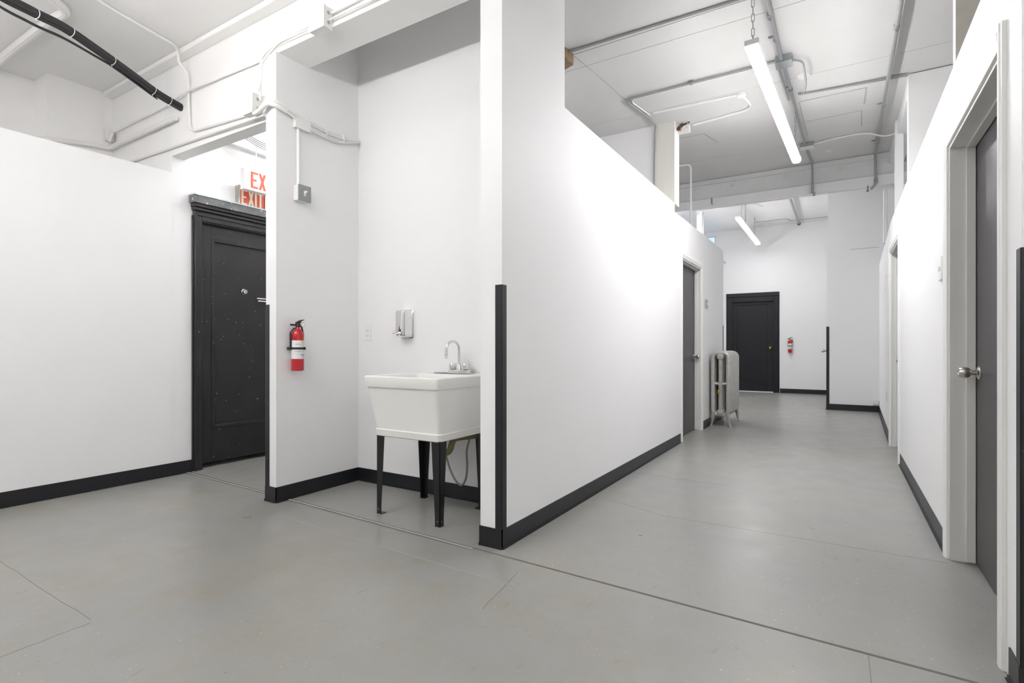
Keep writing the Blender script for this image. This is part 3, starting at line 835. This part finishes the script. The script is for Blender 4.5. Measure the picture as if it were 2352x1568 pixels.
# ------------------------------------------------------------------ electrical work, near room
def run(name, label, cat, pts, r, m, fr=.06, group=None, n=10):
    b = MB(); b.tube(fillet(pts, fr), r, n); o = b.build(name, m); tag(o, label, cat, group); return o
def clip(b, x, y, z, ax='x', r=.014):
    b.lathe([(r, -.008), (r + .003, -.006), (r + .003, .006), (r, .008)], (x, y, z), ax, 12)
BY = 2.225  # just in front of the wall above the openings (face y = 2.24)
run('ceiling_pipe', 'thick white pipe crossing under the black cable bundle at top left', 'pipe',
    [(-5.96, 1.45, 3.33), (-4.82, 1.46, 3.33), (-4.62, 1.47, 3.33), (-4.50, 1.50, 3.345), (-4.20, 1.10, 3.345), (-3.9, .4, 3.345)], .030, 'pipe', .12)
run('painted_conduit', 'white conduit dropping from the ceiling and turning towards the box by the niche', 'conduit',
    [(-4.10, 1.20, 3.358), (-4.24, 1.70, 3.358), (-4.32, 2.10, 3.355), (-4.36, 2.145, 3.33), (-4.36, 2.145, 3.25), (-4.36, BY - .01, 3.20), (-4.358, BY, 2.74), (-3.56, BY, 2.70)], .0105, 'pipe', .10)
run('heating_pipe', 'thick white pipe along the outer wall, turning the corner above the left partition', 'pipe',
    [(-5.96, 1.10, 2.80), (-5.96, 1.70, 2.80), (-5.69, 1.72, 2.80), (-5.685, 2.0, 2.85), (-5.685, 2.205, 2.87), (-5.5, 2.205, 2.875), (-4.53, 2.205, 2.885)], .020, 'pipe', .05)
run('painted_conduit', 'straight white conduit just above the alcove opening, running to the box', 'conduit',
    [(-5.60, BY, 2.695), (-4.2, BY, 2.668), (-3.345, BY - .022, 2.640)], .012, 'pipe', .05)
b = MB()
wire = [(-5.66, 2.205, 2.97), (-5.62, 2.215, 3.01), (-5.2, 2.222, 3.03), (-4.75, 2.222, 3.03), (-4.36, 2.205, 3.06), (-3.9, 2.225, 3.055), (-3.42, 2.222, 3.045)]
b.tube(spline(wire, 8), .005, 8); b.tube(spline([(p[0], p[1] - .004, p[2] - .012 + .006 * (i % 2)) for i, p in enumerate(wire)], 8), .005, 8)
tag(b.build('painted_cable', 'pipe'), 'pair of thin painted cables running along the wall above the old door', 'cable')
b = MB(); b.tube([(-5.66, 2.19, 2.92), (-5.62, 2.20, 3.0)], .016, 8); b.box(-5.70, -5.66, 2.17, 2.23, 2.93, 3.03)
tag(b.build('cable_clamp', 'pipe', bevel=.004), 'small painted bracket in the upper left corner holding the thin cables', 'bracket')
# black cable bundle with ties
cb = thing('cable_bundle', 'thick sagging bundle of black cables with white ties, top left', 'cable', (-4.4, 1.6, 2.97))
full = spline([(-1.9, -.5, 3.34), (-2.7, .15, 3.12), (-3.55, .72, 3.02), (-4.05, .98, 3.07), (-4.20, 1.215, 3.10), (-4.28, 1.40, 3.12), (-4.34, 1.60, 3.09), (-4.43, 1.83, 3.06), (-4.49, 2.05, 3.01), (-4.508, 2.245, 2.972)], 8)
path = full[16:]
b = MB()
for a, rr_ in ((0, .020), (1.3, .018), (2.6, .016), (3.9, .017), (5.2, .016)):
    b.tube([p + Vector((math.cos(a + i * .02) * .0145, 0, math.sin(a + i * .02) * .0145)) for i, p in enumerate(full)], rr_ * .9, 8)
b.build('cable', 'cable', cb)
b = MB(); lp = [p + Vector((-.012, 0, -.03 - .035 * math.sin(PI * i / (len(path) - 1) * 1.6) * (1 if i < len(path) * .62 else 0))) for i, p in enumerate(path)]
b.tube(lp[:-8], .006, 8); b.tube([p + Vector((0, .01, -.008)) for p in lp[:-8]], .005, 8); b.build('loose_cable', 'cable', cb)
for i in (17, 26, 36, 47, 52):
    i = min(i, len(path) - 2)
    b = MB(); t = (path[i + 1] - path[i - 1]).normalized(); p = path[i]
    a = Vector((0, 0, 1)) - t * t.z; a.normalize(); c = t.cross(a)
    b.tube([p + a * .031 * math.cos(2 * PI * k / 16) + c * .031 * math.sin(2 * PI * k / 16) for k in range(16)], .0022, 6, closed=True)
    b.tube([p - a * .031, p - a * .045 + c * .004], .002, 5)
    b.build('cable_tie', 'tie', cb)

# boxes on the header
def jbox(label, x0, x1, y0, y1, z0, z1, face, mb='pipe', ml='pipe', knocks=True, m_knock='seam'):
    r = thing('junction_box', label, 'junction box', ((x0 + x1) / 2, (y0 + y1) / 2, z0))
    b = MB(); b.box(x0, x1, y0, y1, z0, z1); b.build('box', mb, r, bevel=.004)
    b = MB(); e = .004
    if face == '-y': b.box(x0 - .003, x1 + .003, y0 - e, y0 - .0004, z0 - .003, z1 + .003)
    elif face == '+x': b.box(x1 + .0004, x1 + e, y0 - .003, y1 + .003, z0 - .003, z1 + .003)
    elif face == '-z': b.box(x0 - .003, x1 + .003, y0 - .003, y1 + .003, z0 - e, z0 - .0004)
    b.build('lid', ml, r, bevel=.002)
    if knocks and face == '-y':
        zc = (z0 + z1) / 2
        for dz in (-.032, .030):
            b = MB(); b.lathe([(0, 0), (.011, 0), (.011, .0015), (0, .0015)], (x1, (y0 + y1) / 2, zc + dz), 'x', 12); b.build('knockout', m_knock, r)
    return r
jbox('white square junction box left of the niche column, cables leaving it sideways', -3.545, -3.425, 2.165, 2.239, 2.665, 2.80, '-y')
jbox('white square junction box higher up on the beam above the niche', -2.83, -2.69, 2.165, 2.231, 3.02, 3.155, '-y')
run('painted_conduit', 'thin white conduit bending up from the column to the box above the niche', 'conduit',
    [(-3.385, 2.195, 2.74), (-3.385, 2.195, 2.95), (-3.375, 2.20, 3.045), (-3.25, 2.222, 3.11), (-2.835, 2.220, 3.115)], .008, 'pipe', .08)
run('painted_conduit', 'thin white cable beside the conduit on the niche column', 'cable',
    [(-3.40, 2.175, 2.79), (-3.372, 2.19, 2.85), (-3.368, 2.195, 3.0), (-3.33, 2.215, 3.045), (-3.2, 2.20, 3.085), (-2.72, 2.205, 3.075), (-1.9, 2.215, 3.075)], .0065, 'pipe', .05)
run('painted_conduit', 'white conduit leaving the upper box to the right, out of the top', 'conduit', [(-2.69, 2.222, 3.125), (-1.3, 2.222, 3.15)], .009, 'pipe', .05)
# sagging cables inside the niche
nb = thing('cable_bundle', 'painted white cables sagging along the left side of the niche', 'cable', (-3.2, 2.55, 2.62))
b = MB()
for k, (dz, dx, sag) in enumerate(((.012, 0, 0), (.0, .010, .006), (-.012, .004, .016), (-.022, .012, .024))):
    b.tube(spline([(-3.40, 2.19, 2.675 + dz * .6), (-3.30, 2.185, 2.705 + dz), (-3.222 + dx, 2.205, 2.695 + dz), (-3.210 + dx, 2.34, 2.655 + dz - sag * .3), (-3.212 + dx, 2.52, 2.635 + dz - sag),
                   (-3.214 + dx, 2.70, 2.630 + dz * .8 - sag), (-3.216 + dx, 2.83, 2.645 + dz * .6 - sag * .4), (-3.215 + dx * .5, 2.925, 2.665 + dz * .3)], 8), .0065, 8)
b.build('cable', 'pipe', nb)
b = MB(); b.tube(fillet([(-3.43, 2.18, 2.655), (-3.36, 2.17, 2.655), (-3.27, 2.175, 2.69), (-3.215, 2.20, 2.672), (-3.205, 2.27, 2.655)], .03), .016, 10); b.build('flexible_sleeve', 'pipe', nb)
for y, z in ((2.44, 2.642), (2.60, 2.627), (2.76, 2.634)):
    b = MB(); b.box(-3.234, -3.196, y - .004, y + .004, z - .035, z + .03); b.build('cable_strap', 'pipe', nb)
# switch and its feed
jbox('small white box under the niche cables with a conduit going down', -3.2335, -3.196, 2.337, 2.455, 2.573, 2.640, '+x', knocks=False)
run('painted_conduit', 'vertical white conduit on the niche side above the grey switch box', 'conduit', [(-3.215, 2.370, 2.572), (-3.215, 2.370, 2.182)], .011, 'trim', .02)
r = thing('switch_box', 'square switch box with grey steel cover and white toggle in the niche', 'switch', (-3.2, 2.4, 2.06))
b = MB(); b.box(-3.2335, -3.185, 2.345, 2.447, 2.068, 2.176); b.build('box', 'pipe', r, bevel=.003)
b = MB(); b.box(-3.1848, -3.178, 2.343, 2.449, 2.065, 2.179); b.build('cover_plate', 'greyplate', r, bevel=.004)
b = MB(); b.box(-3.178, -3.176, 2.388, 2.404, 2.105, 2.140); b.tube([(-3.178, 2.396, 2.124), (-3.160, 2.400, 2.134)], .005, 8); b.build('toggle', 'smooth', r)
for z in (2.090, 2.154):
    b = MB(); b.lathe([(.003, 0), (.003, .0015), (0, .002)], (-3.178, 2.396, z), 'x', 8); b.build('screw', 'nickel', r)

# ------------------------------------------------------------------ exit signs
def letters(b, word, y, z, h, x0, x1, wd, gap, st):
    """block letters on an x-facing panel, reading along +y"""
    def quad(pts): b.ext(pts, x0, x1, 'x')
    for c in word:
        if c == 'E':
            quad([(y, z), (y + st, z), (y + st, z + h), (y, z + h)])
            for zz, k in ((0, 1), (.5, .8), (1, 1)):
                zc = z + (h - st * .8) * zz; quad([(y + st, zc), (y + wd * k, zc), (y + wd * k, zc + st * .8), (y + st, zc + st * .8)])
        elif c == 'X':
            quad([(y, z), (y + st, z), (y + wd, z + h), (y + wd - st, z + h)]); b.ext([(y, z + h), (y + wd - st, z), (y + wd, z), (y + st, z + h)][::1], x0, x1 + .0004, 'x')
        elif c == 'I': quad([(y, z), (y + st, z), (y + st, z + h), (y, z + h)])
        elif c == 'T':
            quad([(y, z + h - st * .8), (y + wd, z + h - st * .8), (y + wd, z + h), (y, z + h)])
            quad([(y + wd / 2 - st / 2, z), (y + wd / 2 + st / 2, z), (y + wd / 2 + st / 2, z + h - st * .8), (y + wd / 2 - st / 2, z + h - st * .8)])
        y += (st if c == 'I' else wd) + gap
es = thing('exit_sign', 'white hanging exit sign with red letters above the old black door', 'exit sign', (-4.48, 2.91, 2.445))
b = MB(); b.box(-4.515, -4.455, 2.738, 3.09, 2.445, 2.632); b.build('sign_box', 'exitw', es, bevel=.003)
b = MB(); letters(b, 'EXIT', 2.797, 2.468, .145, -4.455, -4.4535, .070, .007, .023); b.build('letters', 'exitr', es)
b = MB(); b.tube([(-4.485, 2.868, 2.632), (-4.485, 2.868, 3.45)], .005, 8); b.build('hanging_rod', 'trim', es)
eo = thing('exit_sign', 'older red exit sign with cream letters behind and below the hanging one', 'exit sign', (-4.60, 3.0, 2.338))
b = MB(); b.box(-4.630, -4.612, 2.785, 3.035, 2.339, 2.515); b.build('sign_panel', 'exitold', eo, bevel=.001)
b = MB(); letters(b, 'EXIT', 2.806, 2.346, .138, -4.612, -4.610, .056, .009, .019)
b.box(-4.612, -4.6108, 2.789, 2.795, 2.342, 2.51); b.build('letters', 'cream', eo)
b = MB(); b.box(-4.66, -4.606, 2.776, 2.785, 2.339, 2.512); b.box(-4.66, -4.606, 3.035, 3.044, 2.339, 2.512); b.build('sign_bracket', 'nickel', eo)
# cables above the alcove
b = MB()
for k in range(4): b.tube(spline([(-4.5, 2.55, 3.02 - .018 * k), (-4.46, 2.75, 2.945 - .018 * k), (-4.44, 2.95, 2.90 - .018 * k), (-4.3, 3.3, 2.90 - .018 * k)], 6), .008, 6)
tag(b.build('cable_bundle', 'steel'), 'grey cables seen through the gap above the hanging exit sign', 'cable')

# ------------------------------------------------------------------ ceiling work in the hall
ZC = 3.45
run('steel_conduit', 'grey steel conduit running along the hall ceiling beside the lit strip light', 'conduit',
    [(-.435, 2.5, ZC - .035), (-.41, 4.88, ZC - .035)], .0155, 'steel')
o = run('steel_conduit', 'paired grey conduits between the two ceiling boxes, then down over the beam', 'conduit',
    [(-.40, 5.0, ZC - .03), (-.345, 7.14, ZC - .03), (-.33, 7.5, ZC - .02), (-.305, 7.93, ZC - .02), (-.303, 7.925, 3.10)], .012, 'steel', .05)
run('steel_conduit', 'short second conduit alongside, ending beyond the ceiling box', 'conduit', [(-.445, 5.0, ZC - .03), (-.42, 5.75, ZC - .022)], .009, 'steel')
b = MB(); b.box(-.318, -.288, 7.895, 7.948, 3.05, 3.16); b.box(-.30, -.27, 7.89, 7.93, 3.01, 3.05)
tag(b.build('conduit_fitting', 'steel', bevel=.004), 'small metal fitting where the middle conduit ends under the beam edge', 'fitting')
run('steel_conduit', 'grey steel conduit along the right of the hall ceiling, dropping over the beam', 'conduit',
    [(.345, 2.6, ZC - .035), (.362, 5.2, ZC - .035), (.368, 7.86, ZC - .035), (.372, 7.915, 3.38), (.375, 7.915, 3.12), (.372, 7.92, 3.05), (.325, 7.93, 3.0)], .0155, 'steel', .06)
b = MB()
for x, y in ((-.425, 4.30), (.352, 4.75)):
    b.lathe([(.019, -.025), (.022, -.02), (.022, .02), (.019, .025)], (x, y, ZC - .035), 'y', 12)
o = tag(b.build('conduit_coupling', 'steel'), '', 'fitting'); bpy.data.objects.remove(o)
def coupling(x, y, z, label, ax='y'):
    b = MB(); b.lathe([(.016, -.028), (.021, -.022), (.021, -.004), (.018, 0), (.021, .004), (.021, .022), (.016, .028)], (x, y, z), ax, 14)
    b.box(x - .006, x + .006, y + .01, y + .022, z - .030, z - .018)
    tag(b.build('conduit_coupling', 'greyplate'), label, 'fitting')
coupling(-.425, 4.19, ZC - .035, 'metal coupling on the conduit close behind the near lamp chain')
coupling(.357, 4.83, ZC - .035, 'upper metal coupling on the right hand ceiling conduit')
coupling(.367, 7.28, ZC - .035, 'lower metal coupling on the right hand conduit, before the beam')
coupling(.375, 7.915, 3.10, 'metal coupling on the beam face where the right conduit turns', 'z')
def straps(lst):
    for x, y, lab in lst:
        b = MB(); b.box(x - .055, x - .012, y - .012, y + .012, ZC - .006, ZC - .0005); b.lathe([(.0165, -.010), (.019, -.010), (.019, .010), (.0165, .010)], (x, y, ZC - .033), 'y', 12)
        b.lathe([(0, -.012), (.007, -.011), (.007, -.006)], (x - .035, y, ZC), 'z', 8)
        tag(b.build('conduit_strap', 'greyplate'), lab, 'strap')
straps([(-.418, 4.55, 'conduit strap beside the end of the near lamp'), (.356, 4.45, 'uppermost strap on the right ceiling conduit'),
        (.366, 6.35, 'middle strap on the right ceiling conduit'), (.368, 7.45, 'lowest strap on the right ceiling conduit'), (-.385, 5.50, 'conduit strap beyond the grey ceiling box')])
jbox('grey steel junction box on the hall ceiling beside the strip light', -.455, -.335, 4.87, 5.0, ZC - .055, ZC, '-z', 'steel', 'greyplate', False)
jbox('second smaller junction box on the ceiling near the beam', -.40, -.26, 7.10, 7.22, ZC - .05, ZC, '-z', 'steel', 'pipe', False)
run('flexible_conduit', 'drooping flexible metal cable from the ceiling box, looping down', 'cable',
    [(-.335, 4.95, ZC - .03), (-.26, 4.99, ZC - .04), (-.245, 5.15, ZC - .14), (-.27, 5.42, ZC - .13), (-.33, 5.66, ZC - .02), (-.325, 5.70, ZC - .012), (-.20, 5.72, ZC - .012), (.505, 5.77, ZC - .012)], .0085, 'steel', .12)
run('steel_conduit', 'long thin conduit crossing the upper left of the hall ceiling', 'conduit', [(-1.86, 3.90, ZC - .012), (-.45, 3.93, ZC - .012)], .010, 'steel')
run('steel_conduit', 'grey conduit bending from the ceiling box to the left pier and down its face', 'conduit',
    [(-.455, 4.93, ZC - .018), (-1.73, 4.93, ZC - .018), (-1.755, 5.0, ZC - .018), (-1.685, 5.45, ZC - .018), (-1.672, 5.66, ZC - .03), (-1.690, 5.680, ZC - .10), (-1.697, 5.686, ZC - .3), (-1.697, 5.686, 2.2)], .011, 'steel', .12)
run('steel_conduit', 'thinner cable alongside the bending conduit on the ceiling', 'cable',
    [(-.455, 4.965, ZC - .012), (-1.70, 4.965, ZC - .012), (-1.725, 5.03, ZC - .012), (-1.665, 5.40, ZC - .012)], .007, 'pipe', .12)
b = MB(); b.box(-1.165, -1.125, 4.90, 4.99, ZC - .010, ZC - .0005); b.lathe([(.0125, -.01), (.016, -.01), (.016, .01), (.0125, .01)], (-1.145, 4.93, ZC - .018), 'x', 12)
tag(b.build('conduit_strap', 'greyplate'), 'strap holding the left bending conduit on the hall ceiling', 'strap')
b = MB(); b.lathe([(0, -.032), (.035, -.032), (.042, -.026), (.042, 0)], (-.79, 5.42, ZC), 'z', 20)
tag(b.build('ceiling_box', 'pipe'), 'round painted box on the ceiling left of the strip light', 'junction box')
run('painted_conduit', 'painted conduit leading left from the round ceiling box', 'conduit', [(-.83, 5.41, ZC - .010), (-1.62, 5.38, ZC - .008)], .011, 'pipe')
run('painted_conduit', 'painted conduit curving from the round ceiling box back to the brown foam', 'conduit',
    [(-.785, 5.46, ZC - .012), (-.745, 5.72, ZC - .012), (-.80, 5.80, ZC - .012), (-1.34, 5.885, ZC - .012)], .012, 'pipe', .09)
# foam-filled hole with white box at the top of the pier
b = MB()
for k in range(11):
    a = random.uniform(0, 6.28); d = random.uniform(0, .030)
    b.sphere((-1.470 + abs(d * math.cos(a)) * 1.2, 5.78 + d * math.sin(a), ZC - .045 + random.uniform(-.02, .02)), random.uniform(.012, .024), 8)
b.tube(spline([(-1.455, 5.76, ZC - .04), (-1.41, 5.77, ZC - .032), (-1.35, 5.765, ZC - .02)], 4), lambda t: .020 - .014 * t, 8)
tag(b.build('expanding_foam', 'foam'), 'brown scorched lump of foam at the top of the left pier', 'foam')
r = thing('junction_box', 'open white punched metal box below the brown foam on the pier', 'junction box', (-1.44, 5.86, ZC - .14))
b = MB(); b.box(-1.4885, -1.375, 5.86, 5.90, ZC - .085, ZC - .005); b.build('box', 'pipe', r, bevel=.003)
for x, z, rr_ in ((-1.468, .030, .008), (-1.468, .058, .008), (-1.43, .045, .004), (-1.405, .030, .007)):
    b = MB(); b.lathe([(0, -.0015), (rr_, -.0015), (rr_, 0)], (x, 5.86, ZC - z), 'y', 10); b.build('knockout', 'greyink', r)
# brown wooden block upper left
b = MB(); b.prism([(-2.05, 3.80), (-1.87, 3.80), (-1.855, 3.965), (-2.05, 4.04)], ZC - .09, ZC - .001)
tag(b.build('wood_block', 'wood', bevel=.003), 'bare brown wooden block fixed to the ceiling at the tall wall edge', 'wood block')
# white loop of conduit behind the partition
run('painted_conduit', 'white conduit hooping down behind the left hall partition', 'conduit',
    [(-2.0, 7.08, ZC - .015), (-1.68, 7.12, ZC - .015), (-1.655, 7.125, ZC - .06), (-1.655, 7.125, 2.0)], .0125, 'trim', .09)
# wavy white cable to the right of the small ceiling box
b = MB(); b.tube(spline([(-.26, 7.16, ZC - .02), (-.05, 7.12, ZC - .012), (.14, 7.10, ZC - .012), (.28, 7.10, ZC - .03), (.40, 7.12, ZC - .075), (.50, 7.12, ZC - .075), (.62, 7.10, ZC - .03)], 8), .009, 8)
tag(b.build('painted_cable', 'pipe'), 'wavy white cable from the small ceiling box to the right hand post', 'cable')
b = MB(); b.tube([(.295, 7.93, 3.05), (.295, 7.90, 3.0), (.292, 7.88, 2.985)], .007, 8); b.lathe([(.012, 0), (.016, .004), (.016, .012), (.012, .016)], (.292, 7.87, 2.978), 'y', 12)
tag(b.build('pipe_hanger', 'greyplate'), 'little ring hanger under the beam beside the right conduit end', 'bracket')
b = MB(); b.tube([(-1.55, 7.93, 3.18), (-1.55, 7.93, 3.12), (-1.545, 7.92, 3.08)], .008, 8)
tag(b.build('beam_hook', 'greyplate'), 'small hook on the beam edge left of the far strip light', 'bracket')
# bolt heads on the beam
RV = ('leftmost rivet head on the grey hall beam, by the white hoop pipe', 'second rivet head from the left on the grey hall beam', 'middle rivet head on the grey hall beam, above the far strip light', 'rivet head on the hall beam between the two ceiling conduits', 'rightmost rivet head on the grey hall beam, by the post')
for i, x in enumerate((-1.75, -1.28, -.62, .0, .50)):
    b = MB(); b.lathe([(0, -.03), (.014, -.028), (.022, -.018), (.022, 0)], (x, 8.0, 3.33), 'y', 8)
    tag(b.build('beam_rivet', 'beam'), RV[i], 'rivet', 'rivets on the beam face')
# ceiling discs and screw plates
b = MB(); b.lathe([(0, -.006), (.05, -.006), (.055, 0)], (-.27, 5.36, ZC), 'z', 24)
tag(b.build('ceiling_disc', 'ceil'), 'flat painted round cover on the ceiling right of the strip light', 'cover plate')
b = MB(); b.lathe([(0, -.008), (.03, -.008), (.034, 0)], (-.12, 7.55, ZC), 'z', 18)
tag(b.build('ceiling_disc', 'ceil'), 'small round cover on the ceiling close to the beam', 'cover plate')

# ------------------------------------------------------------------ far bay services
run('steel_conduit', 'distant conduit on the far bay ceiling running to the far wall', 'conduit', [(-.78, 8.6, 3.81), (-.78, 13.5, 3.81)], .022, 'steel')
b = MB(); b.lathe([(.022, 13.46), (.035, 13.47), (.035, 13.50), (.022, 13.51)], (-.78, 0, 3.81), 'y', 12)
tag(b.build('conduit_end', 'black'), 'dark open conduit end at the top of the far wall', 'fitting')
b = MB(); b.tube(spline([(-1.30, 9.6, 3.84), (-1.42, 10.2, 3.80), (-1.62, 11.6, 3.62), (-1.72, 12.4, 3.60), (-1.74, 12.9, 3.58)], 8), .010, 8)
tag(b.build('hanging_cable', 'steel'), 'thin grey cable drooping beside the distant strip light', 'cable')
b = MB(); b.lathe([(0, -.05), (.08, -.045), (.10, 0)], (-1.42, 13.3, 3.85), 'z', 18)
tag(b.build('smoke_detector', 'pipe'), 'small round detector on the far ceiling behind the strip light', 'smoke detector')
run('far_pipe', 'white pipe slanting above the left partition in the far bay', 'pipe', [(-2.35, 8.05, 3.10), (-2.35, 13.6, 3.10)], .03, 'pipe')
b = MB(); b.box(-2.13, -2.035, 9.6, 9.72, .0036, 3.42)
tag(b.build('service_post', 'sash', bevel=.01), 'pale boxed post rising behind the end of the left partition', 'post')
